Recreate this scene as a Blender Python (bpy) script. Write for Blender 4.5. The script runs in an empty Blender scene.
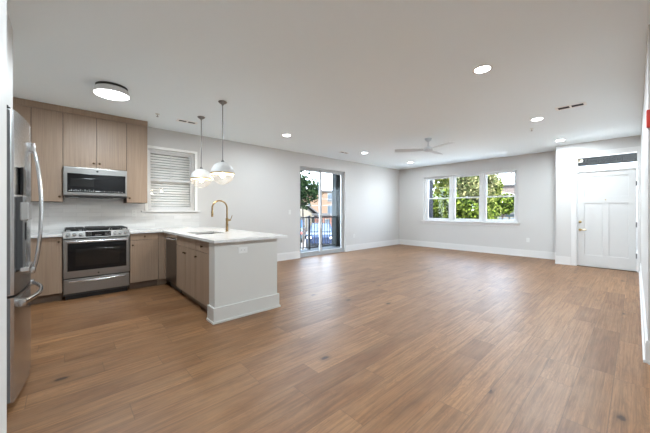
import bpy, bmesh, math, random
import numpy as np
from mathutils import Vector, Matrix
SC = bpy.context.scene
COL = SC.collection
PI = math.pi

# ------------------------------------------------------------------ camera, world, sun, exposure
AZ = math.atan2(311, 285.5)
CAMH = 1.24
cam = bpy.data.cameras.new('camera'); co = bpy.data.objects.new('camera', cam); COL.objects.link(co)
cam.sensor_width = 36; cam.lens = 36 * 285.5 / 650; cam.shift_y = -6 / 650; cam.clip_start = 0.03; cam.clip_end = 400
co.location = (0, 0, CAMH); co.rotation_euler = (PI / 2, 0, AZ - PI / 2)
SC.camera = co
SC.view_settings.view_transform = 'Standard'; SC.view_settings.look = 'None'
SC.view_settings.gamma = 1; SC.view_settings.use_curve_mapping = False
SC.view_settings.exposure = 1.40
SC.cycles.max_bounces = 14; SC.cycles.diffuse_bounces = 10; SC.cycles.glossy_bounces = 6
SC.cycles.transparent_max_bounces = 16; SC.cycles.transmission_bounces = 8
SC.cycles.caustics_reflective = True; SC.cycles.caustics_refractive = False
SC.cycles.sample_clamp_indirect = 6; SC.cycles.use_denoising = True

W = bpy.data.worlds.new('World'); SC.world = W; W.use_nodes = True
nt = W.node_tree; nt.nodes.clear()
def wn(t, **k):
    n = nt.nodes.new(t)
    for a, b in k.items(): setattr(n, a, b)
    return n
tc = wn('ShaderNodeTexCoord'); sx = wn('ShaderNodeSeparateXYZ'); nt.links.new(tc.outputs['Generated'], sx.inputs[0])
rp = wn('ShaderNodeValToRGB'); nt.links.new(sx.outputs['Z'], rp.inputs[0])
e = rp.color_ramp.elements
e[0].position = 0.0; e[0].color = (0.46, 0.53, 0.59, 1)
e[1].position = 0.6; e[1].color = (0.12, 0.20, 0.32, 1)
no = wn('ShaderNodeTexNoise'); no.inputs['Scale'].default_value = 3.5; no.inputs['Detail'].default_value = 5
mp = wn('ShaderNodeMapping'); mp.inputs['Scale'].default_value = (1, 1, 2.6)
nt.links.new(tc.outputs['Generated'], mp.inputs[0]); nt.links.new(mp.outputs[0], no.inputs[0])
cr = wn('ShaderNodeValToRGB'); nt.links.new(no.outputs[0], cr.inputs[0])
cr.color_ramp.elements[0].position = .46; cr.color_ramp.elements[1].position = .66
mx = wn('ShaderNodeMixRGB'); nt.links.new(cr.outputs[0], mx.inputs[0]); nt.links.new(rp.outputs[0], mx.inputs[1])
mx.inputs[2].default_value = (0.40, 0.48, 0.56, 1)
bg = wn('ShaderNodeBackground'); bg.inputs[1].default_value = 11.5; nt.links.new(mx.outputs[0], bg.inputs[0])
wo = wn('ShaderNodeOutputWorld'); nt.links.new(bg.outputs[0], wo.inputs[0])

sl = bpy.data.lights.new('sun', 'SUN'); sl.energy = 18.0; sl.angle = 0.01; sl.color = (1, .98, .95)
so = bpy.data.objects.new('sun', sl); COL.objects.link(so)
so.rotation_euler = Vector((0.45, 0.62, -0.85)).to_track_quat('-Z', 'Y').to_euler()

# lamp strengths (watts of each fixture's own lamp)
P_CAN, P_FLUSH, P_PEND, P_HALL_FILL = 21, 14, 4, 11
DIM = {0: .8, 2: .8, 3: .5, 4: .2, 5: .45, 6: .7}      # dimmed circuits: the row along the long wall and the added, unseen one above the walkway
LAMP = (0.80, 0.92, 1.0)

# ------------------------------------------------------------------ materials
def mat(name):
    m = bpy.data.materials.new(name); m.use_nodes = True
    m.node_tree.nodes.clear(); return m, m.node_tree
class N:
    """tiny node helper"""
    def __init__(s, t): s.t = t
    def n(s, ty, ins=None, **k):
        o = s.t.nodes.new(ty)
        for a, b in k.items(): setattr(o, a, b)
        for a, b in (ins or {}).items(): s.put(o.inputs[a], b)
        return o
    def put(s, i, v):
        if hasattr(v, 'is_output'): s.t.links.new(v, i)
        else: i.default_value = v
    def m(s, op, a, b=0.0, c=0.0): return s.n('ShaderNodeMath', {0: a, 1: b, 2: c}, operation=op).outputs[0]
    def mix(s, f, a, b, bl='MIX'): return s.n('ShaderNodeMixRGB', {0: f, 1: a, 2: b}, blend_type=bl).outputs[0]
    def noise(s, v, scale, detail=4, rough=.5, dist=0): return s.n('ShaderNodeTexNoise', {'Vector': v, 'Scale': scale, 'Detail': detail, 'Roughness': rough, 'Distortion': dist}).outputs[0]
    def ramp(s, f, st):
        r = s.n('ShaderNodeValToRGB', {0: f}); el = r.color_ramp.elements
        while len(el) < len(st): el.new(.5)
        for i, (p, c) in enumerate(st):
            el[i].position = p; el[i].color = (c[0], c[1], c[2], 1) if hasattr(c, '__len__') else (c, c, c, 1)
        return r.outputs[0]
    def coords(s, scale=(1, 1, 1), kind='Object'):
        t = s.n('ShaderNodeTexCoord'); mp = s.n('ShaderNodeMapping', {0: t.outputs[kind]}); mp.inputs['Scale'].default_value = scale
        return mp.outputs[0]
    def bump(s, h, st, d=.01): return s.n('ShaderNodeBump', {'Height': h, 'Strength': st, 'Distance': d}).outputs[0]
    def out(s, sh): s.t.links.new(sh, s.n('ShaderNodeOutputMaterial').inputs[0])
    def pbr(s, col, rough=.5, metal=0, normal=None, **k):
        b = s.n('ShaderNodeBsdfPrincipled', {'Base Color': col, 'Roughness': rough, 'Metallic': metal})
        for a, v in k.items(): s.put(b.inputs[a.replace('_', ' ')], v)
        if normal is not None: s.put(b.inputs['Normal'], normal)
        s.out(b.outputs[0]); return b
def c4(c): return (c[0], c[1], c[2], 1)
def world_coords(h, scale=(1, 1, 1)):
    g = h.n('ShaderNodeNewGeometry'); mp = h.n('ShaderNodeMapping', {0: g.outputs['Position']}); mp.inputs['Scale'].default_value = scale
    return mp.outputs[0]

def paint(name, col, rough=.6, bump=.05, sc=60, var=.02):
    m, t = mat(name); h = N(t); v = world_coords(h)
    n = h.noise(v, sc, 5)
    n2 = h.noise(v, .8, 2)
    c = h.mix(h.m('MULTIPLY', n2, var * 4), c4(col), c4([x * (1 - var * 2) for x in col]))
    h.pbr(c, rough, normal=h.bump(n, bump, .004)); return m
def plain(name, col, rough=.5, metal=0, sc=25, var=.06, **k):
    m, t = mat(name); h = N(t); v = h.coords()
    n = h.noise(v, sc, 4)
    c = h.mix(n, c4([x * (1 - var) for x in col]), c4([min(1, x * (1 + var)) for x in col]))
    r = h.m('ADD', rough - .04, h.m('MULTIPLY', n, .08))
    h.pbr(c, r, metal, **k); return m
def steel(name, col, rough=.3, axis=0, st=.04, metal=1.0):
    m, t = mat(name); h = N(t)
    s = [260, 260, 260]; s[axis] = 3
    n = h.noise(world_coords(h, tuple(s)), 1, 3)
    n2 = h.noise(world_coords(h), 3, 2)
    c = h.mix(n, c4([x * .9 for x in col]), c4(col))
    h.pbr(c, h.m('ADD', rough - .05, h.m('MULTIPLY', n2, .1)), metal, normal=h.bump(n, st, .002)); return m
def glow(name, col, st):
    m, t = mat(name); h = N(t); em = h.n('ShaderNodeEmission', {0: c4(col), 1: st}); h.out(em.outputs[0]); return m
def glass(name, tint=(1, 1, 1), rough=0.0, refl=1.0):
    m, t = mat(name); h = N(t)
    fc = h.n('ShaderNodeLayerWeight', {0: .5}).outputs['Facing']
    f = h.m('MULTIPLY', h.m('ADD', .035, h.m('MULTIPLY', h.m('POWER', fc, 5.0), .9)), refl)
    tr = h.n('ShaderNodeBsdfTransparent', {0: c4(tint)}).outputs[0]
    gl = h.n('ShaderNodeBsdfGlossy', {0: (1, 1, 1, 1), 1: rough}).outputs[0]
    ms = h.n('ShaderNodeMixShader', {0: f, 1: tr, 2: gl}); h.out(ms.outputs[0]); return m

def oak_floor():
    m, t = mat('oak_floor'); h = N(t)
    p = world_coords(h)
    s = h.n('ShaderNodeSeparateXYZ', {0: p}); x, y = s.outputs[0], s.outputs[1]
    WD, LN = .19, 1.95
    ry = h.m('DIVIDE', h.m('ADD', y, 20.03), WD); row = h.m('FLOOR', ry); fy = h.m('FRACT', ry)
    off = h.n('ShaderNodeTexWhiteNoise', {'W': row}, noise_dimensions='1D').outputs[0]
    rx = h.m('ADD', h.m('DIVIDE', h.m('ADD', x, 20), LN), h.m('MULTIPLY', off, 7.3)); colm = h.m('FLOOR', rx); fx = h.m('FRACT', rx)
    # irregular board lengths: some boards are cut once more
    cv = h.n('ShaderNodeCombineXYZ', {0: row, 1: colm}).outputs[0]
    w0 = h.n('ShaderNodeTexWhiteNoise', {0: cv}, noise_dimensions='2D').outputs[0]
    cut = h.m('ADD', .3, h.m('MULTIPLY', w0, .55))
    half = h.m('GREATER_THAN', fx, cut)
    cid = h.m('ADD', colm, h.m('MULTIPLY', half, .5))
    cv2 = h.n('ShaderNodeCombineXYZ', {0: row, 1: cid, 2: 3.3}).outputs[0]
    wn_ = h.n('ShaderNodeTexWhiteNoise', {0: cv2}, noise_dimensions='3D')
    r, rc = wn_.outputs[0], wn_.outputs[1]
    # seams
    dy = h.m('MULTIPLY', h.m('MINIMUM', fy, h.m('SUBTRACT', 1.0, fy)), WD)
    dx = h.m('MULTIPLY', h.m('MINIMUM', h.m('MINIMUM', fx, h.m('SUBTRACT', 1.0, fx)), h.m('ABSOLUTE', h.m('SUBTRACT', fx, cut))), LN)
    seam = h.m('LESS_THAN', h.m('MINIMUM', dy, dx), .0022)
    # grain
    gx = h.m('ADD', x, h.m('MULTIPLY', r, 37)); gy = h.m('ADD', y, h.m('MULTIPLY', r, 11))
    v1 = h.n('ShaderNodeCombineXYZ', {0: h.m('MULTIPLY', gx, 1.6), 1: h.m('MULTIPLY', gy, 55), 2: r}).outputs[0]
    g0 = h.n('ShaderNodeCombineXYZ', {0: h.m('MULTIPLY', gx, 2.2), 1: h.m('MULTIPLY', gy, 26), 2: r}).outputs[0]
    g1 = h.noise(v1, 1.0, 6, .65, .5); g4 = h.noise(g0, 1.0, 4, .6, .8)
    v2 = h.n('ShaderNodeCombineXYZ', {0: h.m('MULTIPLY', gx, 1.1), 1: h.m('MULTIPLY', gy, 9), 2: r}).outputs[0]
    g2 = h.noise(v2, 1.3, 3, .55, 1.2)
    ring = h.m('ABSOLUTE', h.m('SINE', h.m('MULTIPLY', g2, 42)))
    v3 = h.n('ShaderNodeCombineXYZ', {0: h.m('MULTIPLY', gx, 3.0), 1: h.m('MULTIPLY', gy, 7.0), 2: 0.0}).outputs[0]
    g3 = h.noise(v3, .9, 3)
    tone = h.ramp(r, [(0, (0.202, 0.09, 0.035)), (0.2, (0.259, 0.123, 0.051)), (0.45, (0.317, 0.157, 0.068)), (0.7, (0.266, 0.128, 0.053)), (0.85, (0.382, 0.195, 0.086)), (1, (0.223, 0.103, 0.043))])
    c = h.mix(h.ramp(g1, [(.38, 0), (.66, .62)]), tone, (.085, .040, .018, 1))
    c = h.mix(h.ramp(g4, [(.48, 0), (.72, .6)]), c, (.10, .048, .022, 1))
    c = h.mix(h.m('MULTIPLY', h.m('POWER', ring, 4), .3), c, (.10, .05, .024, 1))
    c = h.mix(h.ramp(g3, [(.4, 0), (.75, .35)]), c, (.31, .185, .098, 1))
    # knots
    kv = h.n('ShaderNodeCombineXYZ', {0: h.m('MULTIPLY', gx, 1.7), 1: h.m('MULTIPLY', gy, 3.0), 2: 0.0}).outputs[0]
    vo = h.n('ShaderNodeTexVoronoi', {'Vector': kv, 'Scale': 1.0, 'Randomness': 1.0})
    dist = h.m('ADD', vo.outputs['Distance'], h.m('MULTIPLY', h.m('SUBTRACT', h.noise(v3, 9, 2), .5), .05))
    gate = h.m('GREATER_THAN', h.n('ShaderNodeSeparateColor', {0: vo.outputs['Color']}).outputs[0], .32)
    k1 = h.m('MULTIPLY', h.ramp(dist, [(.0, 1), (.045, 1), (.08, 0)]), gate)
    k2 = h.m('MULTIPLY', h.ramp(dist, [(.03, .6), (.16, 0)]), gate)
    c = h.mix(k2, c, (.09, .045, .02, 1)); c = h.mix(h.m('MULTIPLY', k1, .85), c, (.035, .017, .008, 1))
    c = h.mix(h.m('MULTIPLY', seam, .55), c, (.09, .05, .028, 1))
    ro = h.m('ADD', .34, h.m('MULTIPLY', g1, .16))
    hgt = h.m('SUBTRACT', h.m('MULTIPLY', g1, .25), h.m('MULTIPLY', seam, 1.0))
    h.pbr(c, ro, normal=h.bump(hgt, .12, .003), Specular_IOR_Level=.40); return m
def oak_cabinet():
    m, t = mat('oak_cabinet'); h = N(t)
    p = world_coords(h); s = h.n('ShaderNodeSeparateXYZ', {0: p})
    u = h.m('ADD', s.outputs[0], h.m('MULTIPLY', s.outputs[1], 1.37))
    oi = h.n('ShaderNodeObjectInfo').outputs['Random']
    pl = h.m('DIVIDE', h.m('ADD', u, 9), .155); ir = h.n('ShaderNodeTexWhiteNoise', {'W': h.m('FLOOR', pl)}, noise_dimensions='1D').outputs[0]
    z = h.m('ADD', s.outputs[2], h.m('MULTIPLY', oi, 9))
    v = h.n('ShaderNodeCombineXYZ', {0: h.m('MULTIPLY', u, 95), 1: h.m('MULTIPLY', z, 1.8), 2: h.m('MULTIPLY', ir, 5)}).outputs[0]
    g = h.noise(v, 1, 6, .6, .3)
    v2 = h.n('ShaderNodeCombineXYZ', {0: h.m('MULTIPLY', u, 14), 1: h.m('MULTIPLY', z, .8), 2: ir}).outputs[0]
    g2 = h.noise(v2, 1, 3)
    tone = h.ramp(ir, [(0, (.31, .222, .155)), (.5, (.365, .265, .19)), (1, (.335, .242, .172))])
    c = h.mix(h.ramp(g, [(.38, 0), (.72, .62)]), tone, (.20, .13, .09, 1))
    c = h.mix(h.ramp(g2, [(.4, 0), (.8, .5)]), c, (.26, .18, .13, 1))
    h.pbr(c, .45, normal=h.bump(g, .06, .002)); return m
def quartz():
    m, t = mat('quartz'); h = N(t); v = world_coords(h)
    n = h.noise(v, 2.2, 8, .6, 1.5)
    vein = h.ramp(n, [(.47, 0), (.5, .55), (.53, 0)])
    sp = h.noise(v, 120, 2)
    c = h.mix(vein, (.70, .695, .685, 1), (.58, .57, .56, 1)); c = h.mix(h.m('MULTIPLY', sp, .1), c, (.6, .6, .6, 1))
    h.pbr(c, .16); return m
def tile():
    m, t = mat('stacked_tile'); h = N(t)
    g = h.n('ShaderNodeNewGeometry'); s = h.n('ShaderNodeSeparateXYZ', {0: g.outputs['Position']})
    v = h.n('ShaderNodeCombineXYZ', {0: s.outputs[0], 1: s.outputs[2], 2: 0.0}).outputs[0]
    b = h.n('ShaderNodeTexBrick', {'Vector': v, 'Color1': (.70, .69, .675, 1), 'Color2': (.60, .59, .575, 1), 'Mortar': (.52, .51, .5, 1), 'Scale': 1.0, 'Mortar Size': .0014, 'Brick Width': .31, 'Row Height': .0635, 'Bias': -.1})
    n = h.noise(world_coords(h, (5, 5, 20)), 1, 4)
    c = h.mix(h.ramp(n, [(.3, 0), (.8, .45)]), b.outputs[0], (.80, .79, .775, 1))
    h.pbr(c, .22, normal=h.bump(h.m('ADD', h.m('MULTIPLY', n, .3), b.outputs[1]), -.08, .003)); return m
def bark(name, a, b):
    m, t = mat(name); h = N(t); n = h.noise(h.coords((8, 8, 1.5)), 4, 6)
    h.pbr(h.mix(n, c4(a), c4(b)), .9, normal=h.bump(n, .5, .03)); return m
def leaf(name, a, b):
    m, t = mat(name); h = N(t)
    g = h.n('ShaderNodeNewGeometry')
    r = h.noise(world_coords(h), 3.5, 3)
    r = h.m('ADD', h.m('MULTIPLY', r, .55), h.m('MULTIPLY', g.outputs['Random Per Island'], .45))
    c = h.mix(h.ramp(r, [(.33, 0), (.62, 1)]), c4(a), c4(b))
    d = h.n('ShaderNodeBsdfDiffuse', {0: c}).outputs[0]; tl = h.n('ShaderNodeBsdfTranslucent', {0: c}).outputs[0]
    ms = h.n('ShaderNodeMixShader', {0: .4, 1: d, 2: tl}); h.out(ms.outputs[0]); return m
def brickmat(name, a, b, mort, w=.22, hgt=.075, ms=.01, axis='x'):
    m, t = mat(name); h = N(t)
    g = h.n('ShaderNodeNewGeometry'); s = h.n('ShaderNodeSeparateXYZ', {0: g.outputs['Position']})
    v = h.n('ShaderNodeCombineXYZ', {0: h.m('ADD', s.outputs[0], s.outputs[1]), 1: s.outputs[2], 2: 0.0}).outputs[0]
    br = h.n('ShaderNodeTexBrick', {'Vector': v, 'Color1': c4(a), 'Color2': c4(b), 'Mortar': c4(mort), 'Scale': 1.0, 'Mortar Size': ms, 'Brick Width': w, 'Row Height': hgt})
    h.pbr(br.outputs[0], .9, Specular_IOR_Level=.05); return m

M = dict(
    wall=paint('wall_paint', (0.59, 0.578, 0.562), .55), ceil=paint('ceiling_paint', (0.885, 0.962, 1.0), .8),
    trim=paint('trim_paint', (0.71, 0.7, 0.69), .35, .01), door=paint('door_paint', (0.64, 0.635, 0.625), .38, .01),
    pony=paint('pony_wall_paint', (0.58, 0.57, 0.54), .5, .03),
    floor=oak_floor(), cab=oak_cabinet(), kick=plain('toe_kick_oak', (.17, .115, .08), .6), carc=plain('cabinet_carcass', (.07, .045, .03), .7),
    quartz=quartz(), tile=tile(),
    steel=steel('stainless_steel', (0.34, 0.333, 0.32), .32, 0), steelz=steel('brushed_steel_vertical', (.58, .58, .585), .25, 2),
    steeld=steel('dark_stainless', (.19, .18, .175), .3, 1), steelhi=steel('polished_steel', (.62, .62, .62), .2, 0, .01),
    greyside=plain('grey_cabinet_side', (.17, .17, .175), .45), nickel=steel('brushed_nickel', (.24, .235, .23), .3, 2),
    sinkst=steel('sink_steel', (.22, .22, .22), .35, 1),
    bglass=plain('black_glass', (.006, .006, .007), .09, sc=5, Specular_IOR_Level=.3), iwin=plain('smoked_inner_glass', (.006, .006, .006), .1), bplast=plain('black_plastic', (.015, .015, .016), .4),
    iron=plain('cast_iron', (.018, .018, .018), .55, sc=90), dgrey=plain('dark_grey_panel', (.055, .057, .06), .35),
    legend=plain('light_grey_legend', (.45, .46, .47), .5),
    gold=steel('brushed_gold', (.40, .27, .13), .28, 2, .02), brass=steel('aged_brass', (.52, .36, .15), .3, 0, .02),
    bronze=steel('bronze_knob', (.13, .085, .05), .35, 0, .02),
    wplast=plain('white_plastic', (.70, .70, .68), .35), pend=plain('matte_white_shade', (.72, .72, .71), .5),
    fan=plain('white_fan_enamel', (0.7, 0.76, 0.8), .4), vinyl=plain('white_vinyl', (.70, .70, .70), .35),
    slidefr=plain('light_grey_door_frame', (0.42, 0.42, 0.42), .4), slat=plain('white_slat', (0.9, 0.9, 0.88), .45), glass=glass('clear_glass', refl=.2), globe=glass('globe_glass', (.93, .93, .93), .02, 2.2),
    alum=plain('grey_aluminium', (.36, .36, .355), .4, .3), slot=plain('dark_slot', (.03, .03, .032), .7),
    red=plain('red_plastic', (.62, .035, .02), .35), lens=glass('strobe_lens', (.9, .9, .92), .05),
    can=glow('led_lens', (1, .98, .95), 14), flush=glow('led_diffuser', (1, .99, .97), 5), bulb=glow('bulb_glow', (1, .84, .6), 16),
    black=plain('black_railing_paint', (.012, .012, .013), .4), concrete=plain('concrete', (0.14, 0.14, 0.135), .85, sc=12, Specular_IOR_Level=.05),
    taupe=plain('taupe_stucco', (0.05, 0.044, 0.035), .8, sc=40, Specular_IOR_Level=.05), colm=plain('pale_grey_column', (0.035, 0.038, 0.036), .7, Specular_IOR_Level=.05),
    teal=plain('grey_teal_siding', (0.0382, 0.05, 0.0559), .8, Specular_IOR_Level=.05), asphalt=plain('asphalt', (0.09, 0.09, 0.093), .9, sc=8, var=.15, Specular_IOR_Level=.05), bounce_ground=plain('pale_bounce_ground', (0.5, 0.49, 0.46), .95, sc=14, var=.3, Specular_IOR_Level=.05),
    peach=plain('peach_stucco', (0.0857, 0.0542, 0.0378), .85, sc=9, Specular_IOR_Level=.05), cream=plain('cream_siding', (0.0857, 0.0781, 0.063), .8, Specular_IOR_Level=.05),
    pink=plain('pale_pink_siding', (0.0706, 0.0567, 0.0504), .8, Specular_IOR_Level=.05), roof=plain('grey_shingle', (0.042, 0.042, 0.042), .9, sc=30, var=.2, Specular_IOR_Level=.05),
    navyb=brickmat('charcoal_brick', (.008, .0095, .012), (.013, .015, .019), (.006, .006, .008)),
    redb=brickmat('red_brick', (.075, .022, .014), (.09, .03, .018), (.08, .07, .06)),
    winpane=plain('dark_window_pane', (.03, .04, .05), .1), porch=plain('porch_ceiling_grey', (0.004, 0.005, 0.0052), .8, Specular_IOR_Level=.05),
    bark=bark('bark', (.025, .018, .013), (.05, .038, .028)),
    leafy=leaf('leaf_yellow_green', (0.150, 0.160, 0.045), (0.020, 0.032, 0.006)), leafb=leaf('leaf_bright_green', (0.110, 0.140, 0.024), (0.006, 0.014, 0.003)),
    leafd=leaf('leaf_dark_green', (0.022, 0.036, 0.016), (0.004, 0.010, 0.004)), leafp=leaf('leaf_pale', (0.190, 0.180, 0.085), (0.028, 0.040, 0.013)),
    carb=plain('blue_car_paint', (0.004, 0.01, 0.03), .2, .3), carn=plain('dark_car_paint', (.03, .035, .045), .2, .2),
    cart=plain('teal_car_paint', (0.03, 0.05, 0.06), .25, .3), rubber=plain('tyre_rubber', (.02, .02, .02), .8), hub=steel('wheel_hub', (.5, .5, .5), .35, 0),
    lite=plain('car_light_lens', (.7, .7, .65), .2), sign=plain('blue_sign_face', (.05, .16, .42), .5), tan=plain('tan_lantern', (.4, .34, .24), .5),
)

# ------------------------------------------------------------------ mesh helpers
class MB:
    def __init__(s): s.v = []; s.f = []; s.sm = []
    def add(s, vs, fs, smooth=False):
        b = len(s.v); s.v += [tuple(p) for p in vs]; s.f += [tuple(b + i for i in q) for q in fs]; s.sm += [smooth] * len(fs); return s
    def box(s, x0, x1, y0, y1, z0, z1, bv=0.0):
        x0, x1 = min(x0, x1), max(x0, x1); y0, y1 = min(y0, y1), max(y0, y1); z0, z1 = min(z0, z1), max(z0, z1)
        if bv > 0:
            s.q = getattr(s, 'q', 0) + 1; e_ = (s.q % 9) * .00006   # keeps overlapping boxes from sharing a plane
            x0 -= e_; y0 -= e_; z0 -= e_; x1 += e_; y1 += e_; z1 += e_
            bm = bmesh.new(); bmesh.ops.create_cube(bm, size=1)
            for p in bm.verts: p.co = Vector(((x0 + x1) / 2 + p.co.x * (x1 - x0), (y0 + y1) / 2 + p.co.y * (y1 - y0), (z0 + z1) / 2 + p.co.z * (z1 - z0)))
            bv = min(bv, .45 * min(x1 - x0, y1 - y0, z1 - z0))
            bmesh.ops.bevel(bm, geom=bm.edges[:], offset=bv, segments=2, affect='EDGES', profile=.6)
            bm.verts.index_update()
            s.add([p.co for p in bm.verts], [[q.index for q in f.verts] for f in bm.faces]); bm.free(); return s
        return s.add([(x0, y0, z0), (x1, y0, z0), (x1, y1, z0), (x0, y1, z0), (x0, y0, z1), (x1, y0, z1), (x1, y1, z1), (x0, y1, z1)],
                     [(0, 3, 2, 1), (4, 5, 6, 7), (0, 1, 5, 4), (1, 2, 6, 5), (2, 3, 7, 6), (3, 0, 4, 7)])
    def lathe(s, prof, c=(0, 0, 0), n=32, axis='z', smooth=True, cap=True):
        """prof: list of (r, h) along axis"""
        vs = []; fs = []
        for r, hh in prof:
            for k in range(n):
                a = 2 * PI * k / n; u, w = r * math.cos(a), r * math.sin(a)
                p = {'z': (u, w, hh), 'x': (hh, u, w), 'y': (w, hh, u)}[axis]
                vs.append((c[0] + p[0], c[1] + p[1], c[2] + p[2]))
        for i in range(len(prof) - 1):
            for k in range(n):
                k2 = (k + 1) % n; fs.append((i * n + k, i * n + k2, (i + 1) * n + k2, (i + 1) * n + k))
        if cap:
            fs.append(tuple(reversed(range(n)))); fs.append(tuple((len(prof) - 1) * n + k for k in range(n)))
        return s.add(vs, fs, smooth)
    def tube(s, pts, r, n=12, closed=False, flat=None):
        """swept tube; r number or list; flat=(a,b) section half sizes"""
        P = [Vector(p) for p in pts]; L = len(P); vs = []; fs = []
        up = Vector((0, 0, 1)); T0 = (P[1] - P[0]).normalized()
        if abs(T0.dot(up)) > .95: up = Vector((0, 1, 0))
        for i, p in enumerate(P):
            T = (P[min(i + 1, L - 1)] - P[max(i - 1, 0)]).normalized()
            A = T.cross(up)
            if A.length < 1e-4: A = Vector((1, 0, 0))
            A.normalize(); B = A.cross(T).normalized(); up = B
            rr = r[i] if hasattr(r, '__len__') else r
            ra, rb = flat if flat else (rr, rr)
            for k in range(n):
                a = 2 * PI * k / n; vs.append(p + A * math.cos(a) * ra + B * math.sin(a) * rb)
        for i in range(L - 1):
            for k in range(n):
                k2 = (k + 1) % n; fs.append((i * n + k, (i + 1) * n + k, (i + 1) * n + k2, i * n + k2))
        fs.append(tuple(range(n))); fs.append(tuple(reversed([(L - 1) * n + k for k in range(n)])))
        return s.add(vs, fs, True)
    def prism(s, poly, axis, a, b):
        """extrude 2D polygon along axis ('x': poly=(y,z); 'y': (x,z); 'z': (x,y))"""
        def P(q, h): return {'x': (h, q[0], q[1]), 'y': (q[0], h, q[1]), 'z': (q[0], q[1], h)}[axis]
        n = len(poly); vs = [P(q, a) for q in poly] + [P(q, b) for q in poly]
        fs = [(i, (i + 1) % n, n + (i + 1) % n, n + i) for i in range(n)] + [tuple(reversed(range(n))), tuple(range(n, 2 * n))]
        return s.add(vs, fs)
    def mesh(s, name, m, org=(0, 0, 0)):
        me = bpy.data.meshes.new(name)
        me.from_pydata([(p[0] - org[0], p[1] - org[1], p[2] - org[2]) for p in s.v], [], s.f); me.update()
        bm = bmesh.new(); bm.from_mesh(me); bmesh.ops.recalc_face_normals(bm, faces=bm.faces); bm.to_mesh(me); bm.free()
        me.polygons.foreach_set('use_smooth', s.sm)
        if any(s.sm):
            try: me.set_sharp_from_angle(angle=math.radians(40))
            except Exception: pass
        me.materials.append(m); return me
def thing(name, loc, label, cat, group=None, rz=0):
    o = bpy.data.objects.new(name, None); o.empty_display_size = .05; COL.objects.link(o)
    o.location = loc; o.rotation_euler = (0, 0, rz); o['label'] = label; o['category'] = cat
    if group: o['group'] = group
    return o
def root_of(o):
    while o.parent: o = o.parent
    return o
def part(name, mb, m, parent, label=None, local=False):
    org = (0, 0, 0) if local else tuple(root_of(parent).location)
    o = bpy.data.objects.new(name, mb.mesh(name, M[m], org)); COL.objects.link(o); o.parent = parent
    if label: o['label'] = label
    return o
def solo(name, mb, m, label=None, cat=None, group=None, kind=None):
    xs = np.array(mb.v); lo, hi = xs.min(0), xs.max(0); org = ((lo[0] + hi[0]) / 2, (lo[1] + hi[1]) / 2, lo[2])
    o = bpy.data.objects.new(name, mb.mesh(name, M[m], org)); COL.objects.link(o); o.location = org
    if label: o['label'] = label
    if cat: o['category'] = cat
    if group: o['group'] = group
    if kind: o['kind'] = kind
    return o
def struct(name, mb, m, parent=None):
    if parent: return part(name, mb, m, parent)
    return solo(name, mb, m, kind='structure')
def lamp(parent, ltype, loc, power, size=.14, color=LAMP, spread=PI, rad=.03):
    l = bpy.data.lights.new('lamp', ltype); l.energy = power; l.color = color
    if ltype == 'AREA': l.shape = 'DISK'; l.size = size; l.spread = spread
    else: l.shadow_soft_size = rad
    o = bpy.data.objects.new('lamp', l); COL.objects.link(o); o.parent = parent; o.location = loc; return o
def copytree(o, parent=None):
    c = o.copy(); COL.objects.link(c)
    if parent is not None: c.parent = parent
    for ch in list(o.children): copytree(ch, c)
    return c
def copies(root, specs, group):
    """specs: list of (loc, rz, label); the first moves the original"""
    out = []
    for i, (loc, rz, lab) in enumerate(specs):
        o = root if i == 0 else copytree(root)
        out.append(o)
    for o, (loc, rz, lab) in zip(out, specs):
        o.location = loc; o.rotation_euler = (0, 0, rz); o['label'] = lab; o['group'] = group
    return out

# ------------------------------------------------------------------ room shell
CZ = 2.746; YL = 5.93; XF = 9.16; XE = 8.5; YR = -.067
def wall_holes(a0, a1, z0, z1, holes, put):
    """holes (a0,a1,z0,z1), sorted along a"""
    cur = a0
    for h0, h1, hz0, hz1 in holes:
        if h0 > cur: put(cur, h0, z0, z1)
        if hz0 > z0: put(h0, h1, z0, hz0)
        if hz1 < z1: put(h0, h1, hz1, z1)
        cur = h1
    if cur < a1: put(cur, a1, z0, z1)
HZ = CZ + .02
KW = (1.12, 1.93, 1.235, 2.365); SD = (4.55, 6.27, 0.0, 2.405); TW = (2.19, 4.95, .90, 2.365); DR = (-.03, .91, 0.0, 2.44)
b = MB(); b.box(-1.4, 9.4, -1.5, 6.13, -.2, 0); struct('floor', b, 'floor')
b = MB(); b.box(-1.4, 9.9, -1.5, 7.3, CZ, CZ + .3); struct('ceiling', b, 'ceil')
b = MB(); wall_holes(-1.2, XF + .2, 0, HZ, [KW, SD], lambda a, c, d, e_: b.box(a, c, YL, YL + .2, d, e_)); struct('wall_left', b, 'wall')
b = MB(); wall_holes(1.266, YL, 0, HZ, [TW], lambda a, c, d, e_: b.box(XF, XF + .2, a, c, d, e_)); struct('wall_far', b, 'wall')
b = MB(); wall_holes(YR - .1, 1.266, 0, HZ, [DR], lambda a, c, d, e_: b.box(XE, XE + .16, a, c, d, e_))
b.box(XE + .16, XF + .2, 1.15, 1.266, 0, HZ); struct('wall_entry', b, 'wall')
b = MB(); b.box(3.5, XE, YR - .13, YR, 0, HZ); struct('wall_right', b, 'wall')
b = MB(); b.box(3.5, 3.63, -1.4, YR - .13, 0, HZ); b.box(-1.3, 3.5, -1.5, -1.4, 0, HZ); b.box(-1.3, -1.2, -1.4, 1.0, 0, HZ); struct('wall_hall', b, 'wall')
b = MB(); b.box(-1.3, -.109, 1.0, 1.12, 0, HZ); struct('wall_near', b, 'wall')
b = MB(); b.box(-1.2, -1.0, 1.12, YL, 0, HZ); struct('wall_kitchen', b, 'wall')
b = MB(); b.box(-1.0, -.309, 2.0, 3.50, 1.905, HZ); struct('wall_soffit', b, 'wall')
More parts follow.
